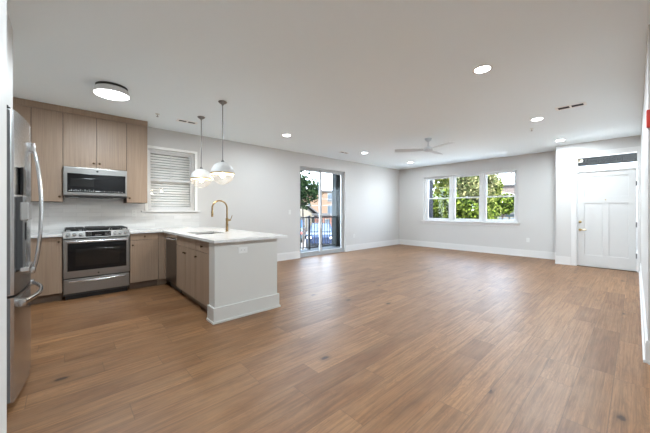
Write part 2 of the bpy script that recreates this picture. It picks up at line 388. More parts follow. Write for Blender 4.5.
b = MB(); b.box(-1.0, -.309, 3.50, 3.53, 0, HZ); b.box(-1.0, -.309, 1.12, 2.0, 0, HZ); struct('wall_alcove', b, 'wall')
# pony wall at the peninsula
b = MB(); b.box(1.228, 2.035, 3.13, 3.29, 0, .884); b.box(1.88, 2.035, 3.29, YL, 0, .884); struct('wall_peninsula', b, 'pony')
# tiled backsplash
b = MB(); t0, t1 = YL - .012, YL
b.box(-1.0, 1.06, t0, t1, .905, 1.40); b.box(1.06, 2.01, t0, t1, .905, 1.195); b.box(0, .76, t0, t1, .5, .905); b.box(0, .76, t0, t1, 1.4, 1.5)
struct('wall_backsplash', b, 'tile')

# baseboards : board + shoe + cap
def bb(b, ax, a0, a1, face, d, h=.185):
    """ax 'x': runs along x at y=face, sticking out by d sign"""
    for w, z0, z1 in ((.016, 0, h - .02), (.011, h - .02, h), (.028, 0, .022)):
        if ax == 'x': b.box(a0, a1, face, face + d * w, z0, z1, .002)
        else: b.box(face, face + d * w, a0, a1, z0, z1, .002)
b = MB(); bb(b, 'x', 2.07, 4.55, YL, -1); bb(b, 'x', 6.27, XF, YL, -1); struct('baseboard_left', b, 'trim')
b = MB(); bb(b, 'y', 1.266, YL, XF, -1); struct('baseboard_far', b, 'trim')
b = MB(); bb(b, 'y', 1.0, 1.28, XE, -1); struct('baseboard_entry', b, 'trim')
b = MB(); bb(b, 'x', 3.49, XE, YR, 1); bb(b, 'y', -1.4, YR, 3.5, -1); struct('baseboard_right', b, 'trim')
b = MB(); bb(b, 'x', -1.2, 3.5, -1.4, 1); bb(b, 'y', -1.4, 1.0, -1.2, 1); bb(b, 'x', -1.2, -.109, 1.0, -1); struct('baseboard_hall', b, 'trim')
b = MB()
b.box(1.207, 2.056, 3.108, 3.13, 0, .17, .003); b.box(1.207, 1.228, 3.13, 3.292, 0, .17, .003); b.box(2.035, 2.056, 3.13, YL - .02, 0, .17, .003)
b.box(1.196, 2.068, 3.094, 3.108, 0, .024, .004); b.box(1.196, 1.207, 3.108, 3.292, 0, .024, .004); b.box(2.056, 2.068, 3.108, YL - .02, 0, .024, .004)
struct('baseboard_peninsula', b, 'pony')

# ------------------------------------------------------------------ kitchen window
x0, x1, z0, z1 = KW; wy = YL + .07
o = b = MB()
b.box(x0 - .045, x0, YL - .018, YL + .0, z0, z1 + .045, .002); b.box(x1, x1 + .045, YL - .018, YL, z0, z1 + .045, .002); b.box(x0 - .045, x1 + .045, YL - .018, YL, z1, z1 + .045, .002)
struct('trim_1', b, 'slat')
b = MB(); b.box(x0 - .10, x1 + .09, YL - .05, YL + .075, z0 - .022, z0 + .004, .003); struct('trim_2', b, 'trim')
def sash_window(name, cx, w, z0, z1, plane, axis, grid=True):
    """double hung window; cx centre along axis, glass faces +/-; plane = room-side face coordinate, growing outwards"""
    def bx(b, a0, a1, d0, d1, h0, h1, bv=.002):
        return b.box(a0, a1, plane + d0, plane + d1, h0, h1, bv) if axis == 'x' else b.box(plane + d0, plane + d1, a0, a1, h0, h1, bv)
    a0, a1 = cx - w / 2, cx + w / 2; mid = z0 + (z1 - z0) * .505; fw = .03; s = .035
    b = MB()
    bx(b, a0, a0 + fw, 0, .08, z0, z1); bx(b, a1 - fw, a1, 0, .08, z0, z1); bx(b, a0, a1, 0, .08, z0, z0 + fw); bx(b, a0, a1, 0, .08, z1 - fw, z1)
    fr = solo(name, b, 'vinyl', kind='structure'); loc = fr.location
    def sub(n, b, m, par):
        o = bpy.data.objects.new(n, b.mesh(n, M[m], tuple(loc))); COL.objects.link(o); o.parent = par; return o
    c0, c1 = a0 + fw, a1 - fw
    b = MB(); lo, hi = z0 + fw, mid + s / 2
    bx(b, c0, c0 + s, .012, .04, lo, hi); bx(b, c1 - s, c1, .012, .04, lo, hi); bx(b, c0, c1, .012, .04, lo, lo + s + .01); bx(b, c0, c1, .012, .04, hi - s, hi)
    ls = sub('lower_sash', b, 'vinyl', fr)
    b = MB(); bx(b, c0 + s, c1 - s, .024, .028, lo + s, hi - s, 0); sub('pane', b, 'glass', ls)
    b = MB(); bx(b, cx - .035, cx + .035, -.002, .02, hi, hi + .014, .003); bx(b, cx - .012, cx + .012, -.012, .0, hi + .002, hi + .014, .003); sub('sash_lock', b, 'wplast', ls)
    b = MB(); lo, hi = mid - s / 2, z1 - fw
    bx(b, c0, c0 + s, .045, .07, lo, hi); bx(b, c1 - s, c1, .045, .07, lo, hi); bx(b, c0, c1, .045, .07, lo, lo + s); bx(b, c0, c1, .045, .07, hi - s, hi)
    us = sub('upper_sash', b, 'vinyl', fr)
    b = MB(); bx(b, c0 + s, c1 - s, .056, .060, lo + s, hi - s, 0); sub('pane', b, 'glass', us)
    if grid:
        b = MB(); g = .008
        bx(b, cx - g, cx + g, .050, .055, lo + s, hi - s); bx(b, c0 + s, c1 - s, .050, .055, (lo + hi) / 2 - g, (lo + hi) / 2 + g)
        sub('muntins', b, 'vinyl', us)
    return fr
sash_window('window_1', (x0 + x1) / 2, x1 - x0, z0, z1, wy - .02, 'x')
# louvred blind outside of the sashes
r = thing('window_blind', ((x0 + x1) / 2, YL + .17, z0), 'white horizontal slatted blind filling the kitchen window behind the glass', 'blind')
b = MB(); b.box(x0 + .01, x1 - .01, YL + .150, YL + .19, z1 - .06, z1 - .005, .003); part('headrail', b, 'slat', r)
b = MB(); b.box(x0 + .02, x1 - .02, YL + .155, YL + .185, z0 + .008, z0 + .028, .003); part('bottom_rail', b, 'slat', r)
zz = z0 + .055
while zz < z1 - .075:
    b = MB(); y = YL + .17
    b.prism([(y - .012, zz - .018), (y - .009, zz - .021), (y + .010, zz + .017), (y + .007, zz + .020)], 'x', x0 + .02, x1 - .02); part('slat', b, 'slat', r); zz += .049
for xx in (x0 + .12, x1 - .12): part('ladder_cord', MB().box(xx - .001, xx + .001, YL + .149, YL + .151, z0 + .02, z1 - .05), 'slat', r)
part('gap_shade_panel', MB().box(x0 + .005, x1 - .005, YL + .186, YL + .196, z0 + .002, z1 - .005), 'greyside', r)  # grey sheet added so the gaps between slats read as shade

# ------------------------------------------------------------------ triple window
y0, y1, z0, z1 = TW; px = XF + .085
step = .913; cyc = (y0 + y1) / 2 - .01; uw = .835
for i in range(3): sash_window('window_%d' % (i + 2), cyc + (1 - i) * step, uw, z0 + .01, z1, px, 'y', False)
b = MB()
for k in (.5, -.5): b.box(px - .02, px + .08, cyc + k * step - .045, cyc + k * step + .045, z0, z1, .003)
b.box(px - .005, px + .08, y0, cyc - step - uw / 2, z0, z1); b.box(px - .005, px + .08, cyc + step + uw / 2, y1, z0, z1)
struct('trim_3', b, 'vinyl')
b = MB(); b.box(XF - .055, px + .01, y0 - .06, y1 + .06, z0 - .022, z0 + .008, .004); b.box(XF - .018, XF, y0 - .035, y1 + .035, z0 - .10, z0 - .022, .003); struct('trim_4', b, 'trim')

# ------------------------------------------------------------------ sliding glass door
x0, x1, z0, z1 = SD
b = MB(); f = .035
b.box(x0, x0 + f, YL + .06, YL + .16, 0, z1, .002); b.box(x1 - f, x1, YL + .06, YL + .16, 0, z1, .002); b.box(x0, x1, YL + .06, YL + .16, z1 - f, z1, .002)
fr = struct('door_1', b, 'slidefr')
b = MB(); b.box(x0, x1, YL + .02, YL + .17, 0, .03, .003); b.box(x0 + f, x1 - f, YL + .075, YL + .08, .03, .042); b.box(x0 + f, x1 - f, YL + .12, YL + .125, .03, .042)
part('track', b, 'alum', fr)
xm = 5.36
def slider(a0, a1, ya, nm):
    b = MB(); s = .065
    b.box(a0, a0 + s, ya, ya + .035, .035, z1 - f, .003); b.box(a1 - s, a1, ya, ya + .035, .035, z1 - f, .003)
    b.box(a0, a1, ya, ya + .035, .035, .115, .003); b.box(a0, a1, ya, ya + .035, z1 - f - .06, z1 - f, .003)
    p = part('door_panel', b, 'slidefr', fr)
    b = MB(); b.box(a0 + s, a1 - s, ya + .015, ya + .02, .115, z1 - f - .06); part('pane', b, 'glass', p)
    return p
slider(x0 + f, xm + .04, YL + .105, 0); p = slider(xm - .04, x1 - f, YL + .066, 1)
b = MB(); b.box(x1 - f - .045, x1 - f - .02, YL + .035, YL + .066, .95, 1.15, .006); part('pull_handle', b, 'slidefr', p)
b = MB(); b.box(x1 - .06, x1 - f, YL + .125, YL + .15, .04, z1 - f); part('screen_channel', b, 'alum', fr)

# ------------------------------------------------------------------ entry door
y0, y1, z0, z1 = DR
b = MB(); cw = .085
b.box(XE - .018, XE, y1, y1 + cw, 0, z1 + cw, .002); b.box(XE - .018, XE, YR, y0, 0, z1 + cw, .002); b.box(XE - .018, XE, YR, y1 + cw, z1, z1 + cw, .002)
struct('trim_5', b, 'trim')
b = MB(); b.box(XE, XE + .14, y0, y0 + .015, 0, z1); b.box(XE, XE + .14, y1 - .015, y1, 0, z1); b.box(XE, XE + .14, y0 + .015, y1 - .015, z1 - .015, z1); b.box(XE + .005, XE + .14, y0 + .015, y1 - .015, 2.09, 2.115)
fr = struct('door_2', b, 'trim')
b = MB(); a0, a1 = y0 + .018, y1 - .018; X = XE + .03; st = .115
b.box(X + .012, X + .034, a0, a1, .012, 2.087)
b.box(X, X + .03, a0, a0 + st, .012, 2.087, .003); b.box(X, X + .03, a1 - st, a1, .012, 2.087, .003)
b.box(X, X + .03, a0, a1, .012, .26, .003); b.box(X, X + .03, a0, a1, 1.40, 1.54, .003); b.box(X, X + .03, a0, a1, 1.98, 2.087, .003); b.box(X, X + .03, (a0 + a1) / 2 - .05, (a0 + a1) / 2 + .05, .26, 1.40, .003)
lf = part('door_leaf', b, 'door', fr)
b = MB(); b.box(XE + .005, XE + .13, y0 + .015, y1 - .015, 0, .011, .002); part('threshold', b, 'bronze', fr)
b = MB(); b.box(XE + .055, XE + .060, y0 + .015, y1 - .015, 2.115, z1 - .015); part('transom_pane', b, 'glass', fr)
b = MB(); b.lathe([(.026, X), (.026, X - .008), (.020, X - .012), (.012, X - .02), (.012, X - .026)], (0, .845, .985), 20, 'x'); part('deadbolt', b, 'brass', lf)
b = MB(); b.lathe([(.026, X), (.026, X - .01), (.012, X - .014), (.012, X - .045)], (0, .845, .81), 20, 'x'); b.tube([(X - .045, .845, .81), (X - .047, .80, .81), (X - .045, .735, .81)], .0085); part('lever_handle', b, 'brass', lf)
b = MB(); b.lathe([(.011, X), (.011, X - .005)], (0, (a0 + a1) / 2, 1.47), 16, 'x'); part('peephole', b, 'brass', lf)
for z in (1.79, .95, .32):
    b = MB(); b.lathe([(.008, z - .05), (.008, z + .05)], (X - .006, a0 - .001, 0), 10); b.box(X - .003, X, a0, a0 + .016, z - .05, z + .05); part('hinge', b, 'nickel', fr)

# ------------------------------------------------------------------ cabinets
def knob(root, x, y, z, ax):
    """small round knob; ax '-y' or '-x' is the way it points"""
    pr = [(.007, 0), (.006, .012), (.013, .017), (.014, .022), (.010, .027), (.004, .028)]
    b = MB()
    if ax == '-y': b.lathe([(r_, -h_) for r_, h_ in pr], (x, y, z), 16, 'y')
    else: b.lathe([(r_, -h_) for r_, h_ in pr], (x, y, z), 16, 'x')
    return part('knob', b, 'bronze', root)
def front_y(root, x0, x1, z0, z1, y, name='door', g=.0032):
    b = MB(); b.box(x0 + g, x1 - g, y, y + .019, z0 + g, z1 - g, .0012); return part(name, b, 'cab', root)
def front_x(root, y0, y1, z0, z1, x, name='door', g=.0032):
    b = MB(); b.box(x, x + .019, y0 + g, y1 - g, z0 + g, z1 - g, .0012); return part(name, b, 'cab', root)
YU = 5.58; ZT = 2.655; ZB = 1.365; WB = YL - .013
def upper(x0, x1, z0, z1, doors, lab):
    r = thing('upper_cabinet', ((x0 + x1) / 2, YL - .17, z0), lab, 'cabinet', 'oak wall cabinets')
    b = MB(); b.box(x0 + .0008, x1 - .0008, YU + .02, WB, z0, z1); part('body', b, 'carc', r)
    for a, c, kx in doors:
        d = front_y(r, a, c, z0, z1, YU)
        if kx is not None: knob(d, kx, YU, z0 + .075, '-y')
    return r
upper(-.94, .0, ZB, ZT, [(-.94, -.64, -.9), (-.64, -.32, -.60), (-.32, 0, -.035)], 'tall oak wall cabinet left of the microwave, partly behind the fridge')
upper(.0, .76, 1.88, ZT, [(0, .38, .345), (.38, .76, .415)], 'short two-door oak wall cabinet directly above the microwave')
upper(.76, 1.055, ZB, ZT, [(.76, 1.055, .80)], 'narrow tall oak wall cabinet right of the microwave beside the window')
b = MB(); b.box(-1.0, 1.055, YU + .002, WB, ZT + .002, CZ - .001, .001); b.box(-1.0, -.942, YU + .01, WB, ZB, ZT)
solo('cabinet_valance', b, 'cab', 'oak filler strip closing the gap between the wall cabinets and the ceiling', 'cabinet trim')
YB = 5.30
def base(x0, x1, lab):
    r = thing('base_cabinet', ((x0 + x1) / 2, 5.62, 0), lab, 'cabinet', 'oak base cabinets')
    b = MB(); b.box(x0 + .0008, x1 - .0008, YB + .02, WB, .105, .88); part('body', b, 'carc', r)
    b = MB(); b.box(x0 + .001, x1 - .001, YB + .085, YB + .10, 0, .105); part('toe_kick', b, 'kick', r)
    return r
r = base(-.99, -.004, 'oak base cabinet left of the stove, partly behind the fridge')
d = front_y(r, -.99, -.46, .11, .878, YB); d = front_y(r, -.46, -.004, .11, .878, YB); knob(d, -.04, YB, .815, '-y')
r = base(.765, 1.155, 'oak base cabinet right of the stove with one drawer over one door')
d = front_y(r, .765, 1.155, .775, .878, YB, 'drawer'); knob(d, .96, YB, .827, '-y'); d = front_y(r, .765, 1.155, .11, .775, YB); knob(d, .80, YB, .70, '-y')
b = MB(); b.box(1.157, 1.259, YB, YB + .09, .11, .878); b.box(1.24, 1.30, 5.225, YB, .11, .878); b.box(1.157, 1.30, YB + .09, YB + .10, 0, .11)
solo('corner_filler', b, 'cab', 'oak filler post in the inside corner between stove run and dishwasher', 'cabinet trim')
XP = 1.24
def pen(y0, y1, lab):
    r = thing('base_cabinet', (1.55, (y0 + y1) / 2, 0), lab, 'cabinet', 'oak base cabinets')
    t = .018; b = MB(); xa, xb = XP + .02, 1.876
    b.box(xa, xb, y0 + .0008, y0 + t, .105, .88); b.box(xa, xb, y1 - t, y1 - .0008, .105, .88); b.box(xa, xb, y0 + t, y1 - t, .105, .12); b.box(xb - t, xb, y0 + t, y1 - t, .12, .88); b.box(xa, xa + .018, y0 + t, y1 - t, .84, .88)
    part('body', b, 'carc', r)
    b = MB(); b.box(XP + .075, XP + .09, y0 + .001, y1 - .001, 0, .105); part('toe_kick', b, 'kick', r)
    return r
r = pen(3.775, 4.605, 'oak sink cabinet on the peninsula with two doors below a false front')
d = front_x(r, 3.775, 4.605, .735, .878, XP, 'false_front'); d = front_x(r, 3.775, 4.19, .11, .735, XP); knob(d, XP, 4.155, .66, '-x'); d = front_x(r, 4.19, 4.605, .11, .735, XP); knob(d, XP, 4.225, .66, '-x')
r = pen(3.295, 3.775, 'oak cabinet with one drawer at the white end of the peninsula')
d = front_x(r, 3.295, 3.775, .735, .878, XP, 'drawer'); knob(d, XP, 3.535, .807, '-x'); d = front_x(r, 3.295, 3.775, .11, .735, XP); knob(d, XP, 3.74, .66, '-x')

# dishwasher
r = thing('dishwasher', (1.55, 4.915, 0), 'dark stainless dishwasher with bar handle set in the peninsula', 'dishwasher')
b = MB(); b.box(XP + .03, 1.87, 4.612, 5.22, .10, .87); part('body', b, 'dgrey', r)
b = MB(); b.box(XP + .004, XP + .03, 4.612, 5.218, .115, .79, .004); p = part('door', b, 'steeld', r)
b = MB(); b.box(XP + .004, XP + .03, 4.612, 5.218, .793, .872, .004); part('control_strip', b, 'steelhi', r, 'polished steel control strip')
b = MB(); b.tube([(XP + .004, 4.68, .80), (XP - .035, 4.69, .80), (XP - .038, 4.915, .80), (XP - .035, 5.14, .80), (XP + .004, 5.15, .80)], .011); part('handle', b, 'steelhi', p)
b = MB(); b.box(XP + .07, XP + .085, 4.612, 5.218, 0, .10); part('kick_plate', b, 'dgrey', r)

# counters
SX0, SX1, SY0, SY1 = 1.345, 1.745, 4.02, 4.52; c0, c1 = .884, .914
b = MB(); b.box(-1.0, -.004, 5.265, WB, c0, c1, .002)
solo('countertop', b, 'quartz', 'short white quartz countertop left of the stove', 'countertop', 'white quartz countertops')
b = MB()
poly = [(.764, 5.265), (1.205, 5.265), (1.205, 3.085), (2.17, 3.085), (2.17, WB), (.764, WB)]
def ring(pts, hole, za, zb):
    bm = bmesh.new()
    xs = sorted({p[0] for p in pts} | {h[0] for h in hole}); ys = sorted({p[1] for p in pts} | {h[1] for h in hole})
    def inside(x, y): return (.764 < x < 2.17 and 5.265 < y < WB or 1.205 < x < 2.17 and 3.085 < y < 5.3) and not (SX0 < x < SX1 and SY0 < y < SY1)
    V = {}
    def g(x, y): return V.setdefault((x, y), bm.verts.new((x, y, zb)))
    for i in range(len(xs) - 1):
        for j in range(len(ys) - 1):
            if inside((xs[i] + xs[i + 1]) / 2, (ys[j] + ys[j + 1]) / 2): bm.faces.new([g(xs[i], ys[j]), g(xs[i + 1], ys[j]), g(xs[i + 1], ys[j + 1]), g(xs[i], ys[j + 1])])
    for q in list(bm.verts):
        if not q.link_faces: bm.verts.remove(q)
    ex = bmesh.ops.extrude_face_region(bm, geom=bm.faces[:])
    for q in ex['geom']:
        if isinstance(q, bmesh.types.BMVert): q.co.z = za
    bm.verts.index_update()
    out = ([tuple(q.co) for q in bm.verts], [[w.index for w in f_.verts] for f_ in bm.faces]); bm.free(); return out
b.add(*ring(poly, [(SX0, SY0), (SX1, SY1)], c0, c1))
solo('countertop', b, 'quartz', 'L-shaped white quartz countertop wrapping from the stove over the peninsula', 'countertop', 'white quartz countertops')
# sink
r = thing('sink', ((SX0 + SX1) / 2, (SY0 + SY1) / 2, .69), 'stainless undermount sink basin in the peninsula countertop', 'sink')
b = MB(); t = .004; z0_, z1_ = .69, .883
b.box(SX0 - t, SX0, SY0 - t, SY1 + t, z0_, z1_); b.box(SX1, SX1 + t, SY0 - t, SY1 + t, z0_, z1_); b.box(SX0, SX1, SY0 - t, SY0, z0_, z1_); b.box(SX0, SX1, SY1, SY1 + t, z0_, z1_); b.box(SX0 - t, SX1 + t, SY0 - t, SY1 + t, z0_ - t, z0_)
part('basin', b, 'sinkst', r)
b = MB(); b.lathe([(.045, .6905), (.045, .694), (.03, .694), (.02, .691)], ((SX0 + SX1) / 2, (SY0 + SY1) / 2, 0), 24); part('drain', b, 'steelhi', r)
# faucet
fx, fy = 1.888, 4.318
r = thing('faucet', (fx, fy, c1), 'tall brushed gold gooseneck faucet standing behind the sink', 'faucet')
b = MB(); b.lathe([(.026, c1), (.026, c1 + .008), (.019, c1 + .012), (.019, c1 + .17), (.021, c1 + .172), (.021, c1 + .205), (.014, c1 + .212)], (fx, fy, 0), 24); part('body', b, 'gold', r)
b = MB(); R_ = .115; zt = 1.275
pts = [(fx, fy, c1 + .2), (fx, fy, zt)] + [(fx - R_ + R_ * math.cos(a), fy, zt + R_ * math.sin(a)) for a in [PI * k / 16 for k in range(1, 17)]] + [(fx - 2 * R_, fy, 1.225)]
b.tube(pts, .0125, 14); part('neck', b, 'gold', r)
b = MB(); b.lathe([(.012, 1.145), (.0165, 1.15), (.0165, 1.215), (.013, 1.235)], (fx - 2 * R_, fy, 0), 20); part('spray_head', b, 'gold', r)
b = MB(); b.tube([(fx + .015, fy, c1 + .175), (fx + .055, fy, c1 + .18)], .016, 14); b.tube([(fx + .045, fy, c1 + .18), (fx + .062, fy - .01, c1 + .20), (fx + .075, fy - .02, c1 + .25)], .006, 10); part('lever', b, 'gold', r)

# ------------------------------------------------------------------ range
RX0, RX1 = .004, .756; RF = 5.262
r = thing('stove', (.38, 5.6, 0), 'stainless slide-in gas stove with black oven window and cast iron grates', 'stove')
b = MB(); b.box(RX0, RX1, RF + .045, WB - .002, .06, .925); part('body', b, 'dgrey', r)
b = MB(); b.box(RX0 + .02, RX1 - .02, RF + .07, 5.90, 0, .06); part('base', b, 'bplast', r)
b = MB(); b.box(RX0 - .002, RX1 + .002, RF + .045, WB - .002, .925, .944, .003); top = part('cooktop', b, 'bglass', r)
for (xa, xb) in ((.02, .235), (.525, .74)):
    b = MB()
    for y in (5.36, 5.49, 5.62, 5.75, 5.88): b.box(xa, xb, y - .006, y + .006, .968, .984, .003)
    for x in (xa + .006, (xa + xb) / 2, xb - .006): b.box(x - .006, x + .006, 5.354, 5.886, .968, .984, .003)
    for x in (xa + .006, xb - .006):
        for y in (5.36, 5.88): b.box(x - .007, x + .007, y - .007, y + .007, .944, .97)
    part('grate', b, 'iron', top)
    for y in (5.47, 5.75):
        b = MB(); b.lathe([(.045, .944), (.045, .955), (.03, .957), (.03, .963), (.01, .965)], ((xa + xb) / 2, y, 0), 20); part('burner', b, 'iron', top)
b = MB(); b.box(.25, .51, 5.345, 5.885, .958, .99, .012); b.box(.245, .515, 5.335, 5.36, .972, .996, .008); b.box(.26, .5, 5.37, 5.87, .944, .96); part('griddle', b, 'iron', top)
# sloped control panel
b = MB(); b.prism([(RF - .01, .858), (RF + .028, .948), (RF + .075, .948), (RF + .075, .858)], 'x', RX0 - .002, RX1 + .002); cp = part('control_panel', b, 'steel', r)
def onpanel(t): return (RF - .01 + .038 * t, .858 + .09 * t)   # y, z along the slope
NRM = Vector((0, -.09, .038)).normalized()
b = MB(); ya, za = onpanel(.12); yb, zb = onpanel(.9)
b.add([(.235, ya - .002, za), (.525, ya - .002, za), (.525, yb - .002, zb), (.235, yb - .002, zb), (.235, ya + .01, za), (.525, ya + .01, za), (.525, yb + .01, zb), (.235, yb + .01, zb)],
      [(0, 1, 2, 3), (7, 6, 5, 4), (0, 4, 5, 1), (1, 5, 6, 2), (2, 6, 7, 3), (3, 7, 4, 0)]); dp = part('display', b, 'bglass', cp)
b = MB()
for k in range(5):
    for j in range(3):
        for bx_ in (.25, .455):
            y_, z_ = onpanel(.3 + j * .2); x_ = bx_ + k * .012; b.box(x_, x_ + .005, y_ - .004, y_ - .001, z_, z_ + .004)
y_, z_ = onpanel(.28)
for k in range(5): b.box(.345 + k * .014, .355 + k * .014, y_ - .004, y_ - .001, z_, z_ + .007)
part('legend', b, 'legend', dp)
for x in (.052, .118, .184, .572, .638, .704):
    y_, z_ = onpanel(.5); c = Vector((x, y_, z_)); b = MB()
    b.tube([c, c + NRM * .012], .026, 20); b.tube([c + NRM * .01, c + NRM * .034], .019, 20); b.tube([c + NRM * .03 + Vector((0, 0, -.015)), c + NRM * .036 + Vector((0, .006, .017))], .004, 8)
    part('knob', b, 'steelhi', cp)
# oven door
b = MB(); b.box(RX0, RX1, RF, RF + .04, .305, .838, .006); dr = part('oven_door', b, 'steel', r)
b = MB(); b.box(.045, .715, RF - .003, RF + .005, .40, .785, .002); w_ = part('oven_window', b, 'bglass', dr)
b = MB(); b.box(.13, .63, RF - .005, RF - .002, .46, .70, .001); part('inner_window', b, 'iwin', w_)
b = MB(); b.tube([(.04, RF - .05, .808), (.72, RF - .05, .808)], .013, 14)
for x in (.07, .69): b.tube([(x, RF, .808), (x, RF - .05, .808)], .010, 10)
part('handle', b, 'steelhi', dr)
b = MB(); b.lathe([(.011, RF), (.011, RF - .003)], (.38, 0, .345), 18, 'y'); part('badge', b, 'dgrey', dr)
b = MB(); b.box(RX0, RX1, RF + .012, RF + .04, .09, .285, .005); dw = part('drawer', b, 'steel', r)
b = MB(); b.box(.06, .70, RF + .004, RF + .016, .242, .258, .004); b.box(.26, .50, RF - .004, RF + .006, .236, .25, .004); part('pull', b, 'steelhi', dw)

# ------------------------------------------------------------------ microwave
MF = 5.515; m0, m1 = 1.452, 1.872
r = thing('microwave', (.38, 5.72, m0), 'stainless over-range microwave with black glass front below the oak cabinets', 'microwave')
b = MB(); b.box(.003, .757, MF + .035, WB, m0, m1, .002); part('body', b, 'greyside', r)
b = MB(); b.box(.003, .757, MF, MF + .035, m0 + .012, m1, .006); dr = part('door', b, 'steel', r)
b = MB(); b.box(.045, .735, MF - .003, MF + .004, m0 + .055, m1 - .09, .002); g_ = part('glass_front', b, 'bglass', dr)
b = MB(); b.box(.08, .345, MF - .0045, MF - .0025, m0 + .14, m1 - .16, .001); part('window_mesh', b, 'iwin', g_)
b = MB()
rnd = random.Random(5)
for k in range(26):
    x = .06 + k * .025
    if .36 < x < .41: continue
    b.box(x, x + rnd.choice((.008, .012, .016)), MF - .0045, MF - .0025, m0 + .072, m0 + .079 + rnd.random() * .004)
    if k < 12 and k % 2: b.box(x, x + .01, MF - .0045, MF - .0025, m0 + .09, m0 + .097)
b.box(.36, .41, MF - .0045, MF - .0025, m0 + .068, m0 + .082)
part('legend', b, 'legend', g_)
b = MB(); b.lathe([(.014, MF), (.014, MF - .003)], (.385, 0, m1 - .045), 20, 'y'); part('badge', b, 'bplast', dr)
b = MB(); b.box(.02, .74, MF + .03, MF + .37, m0 - .018, m0); part('vent_grille', b, 'bplast', r)
for x in (.06, .58):
    b = MB(); b.box(x, x + .11, MF + .04, MF + .10, m0 - .022, m0 - .017, .002); part('task_light', b, 'wplast', r)

# ------------------------------------------------------------------ refrigerator
FY0, FY1, FX = 2.600, 3.490, -.225
r = thing('refrigerator', (-.6, 3.05, 0), 'stainless french-door refrigerator with bowed handles and water dispenser', 'refrigerator')
b = MB(); b.box(-.97, FX - .07, FY0 + .01, FY1 - .01, .03, 1.80, .004); part('body', b, 'greyside', r)
b = MB(); b.box(-.93, FX - .09, FY0 + .03, FY1 - .03, 0, .05); part('base', b, 'bplast', r)
def bulge(y):
    t = (y - (FY0 + FY1) / 2) / ((FY1 - FY0) / 2); return FX + .045 * (1 - t * t)
def curved(y0, y1, z0, z1, n=14, cr=.012):
    b = MB(); pts = [(FX - .065, y0)]
    for k in range(n + 1):
        y = y0 + (y1 - y0) * k / n; x = bulge(y)
        if k in (0, n): x -= cr
        pts.append((x, y))
        if k == 0: pts.append((bulge(y + cr * .7), y + cr * .7))
    pts.insert(len(pts) - 1, (bulge(y1 - cr * .7), y1 - cr * .7))
    pts.append((FX - .065, y1)); b.prism(pts, 'z', z0, z1)
    b.sm = [True] * len(b.sm); return b
ym = (FY0 + FY1) / 2
dl = part('door', curved(FY0, ym - .003, .715, 1.865), 'steelz', r); dr2 = part('door', curved(ym + .003, FY1, .715, 1.865), 'steelz', r)
fz = part('freezer_drawer', curved(FY0, FY1, .055, .70, 22), 'steelz', r)
for y, d in ((ym - .045, dl), (ym + .045, dr2)):
    b = MB(); xb = bulge(y); za, zb = .80, 1.70; pts = []
    for k in range(25):
        t = k / 24; z = za + (zb - za) * t; pts.append((xb + .018 + .042 * math.sin(PI * t) ** .7, y, z))
    b.tube(pts, .012, 12, flat=(.011, .016)); b.box(xb - .005, xb + .03, y - .016, y + .016, za - .02, za + .03, .006); b.box(xb - .005, xb + .03, y - .016, y + .016, zb - .03, zb + .035, .006)
    part('handle', b, 'steelhi', d)
b = MB(); pts = []
for k in range(25):
    t = k / 24; y = FY0 + .10 + (FY1 - FY0 - .20) * t; pts.append((bulge(y) + .018 + .04 * math.sin(PI * t) ** .7, y, .645))
b.tube(pts, .012, 12, flat=(.012, .017)); 
for y in (FY0 + .10, FY1 - .10): b.box(bulge(y) - .006, bulge(y) + .032, y - .03, y + .03, .622, .668, .006)
part('handle', b, 'steelhi', fz)
b = MB(); b.box(FX - .062, FX - .014, FY0 - .003, FY0 + .001, .72, 1.86); part('edge_trim', b, 'greyside', dl, 'dark grey door edge')
b = MB(); b.box(FX - .062, FX - .014, FY0 - .003, FY0 + .001, .06, .695); part('edge_trim', b, 'greyside', fz, 'dark grey drawer edge')
# water dispenser on the near door
ya, yb = 2.66, 2.93
b = MB(); xa = bulge(2.8)
b.box(xa - .03, xa + .004, ya, yb, .86, 1.33, .004); dsp = part('water_dispenser', b, 'dgrey', dl)
b = MB(); b.box(xa - .01, xa + .030, ya - .005, yb + .005, 1.175, 1.295, .008); part('dispenser_hood', b, 'steelhi', dsp)
b = MB(); b.box(xa - .01, xa + .006, ya + .02, yb - .02, 1.34, 1.52, .003); part('control_display', b, 'bglass', dsp)
b = MB(); b.box(xa - .01, xa + .034, ya - .002, yb + .002, .845, .875, .005); part('drip_tray', b, 'steelhi', dsp)
b = MB(); b.box(xa, xa + .012, 2.80, 2.83, 1.04, 1.16, .004); part('paddle', b, 'bplast', dsp)
for y in (FY0 + .05, FY1 - .05):
    b = MB(); b.box(FX - .09, FX - .015, y - .03, y + .03, 1.866, 1.882, .004); b.lathe([(.02, 1.882), (.02, 1.896)], (FX - .045, y, 0), 14); b.box(FX - .12, FX - .066, y - .03, y + .03, 1.80, 1.882); part('hinge_cover', b, 'bplast', r)

# ------------------------------------------------------------------ ceiling lights
r = thing('ceiling_light', (.440, 4.32, CZ), 'round flush-mount kitchen ceiling light, glowing white with a dark canopy', 'ceiling light')
b = MB(); b.lathe([(.160, CZ), (.160, CZ - .026), (.02, CZ - .026)], (.440, 4.32, 0), 48); part('canopy', b, 'bplast', r)
b = MB(); b.lathe([(.02, CZ - .0265), (.158, CZ - .0265), (.164, CZ - .030), (.182, CZ - .095), (.182, CZ - .10), (.176, CZ - .10), (.160, CZ - .04), (.02, CZ - .035)], (.440, 4.32, 0), 48, cap=False); part('shade', b, 'pend', r)
b = MB(); b.lathe([(.171, CZ - .085), (.1755, CZ - .098), (.165, CZ - .104), (.10, CZ - .108), (.01, CZ - .109)], (.440, 4.32, 0), 48); part('diffuser', b, 'flush', r)
lamp(r, 'AREA', (0, 0, -.112), P_FLUSH, .32)

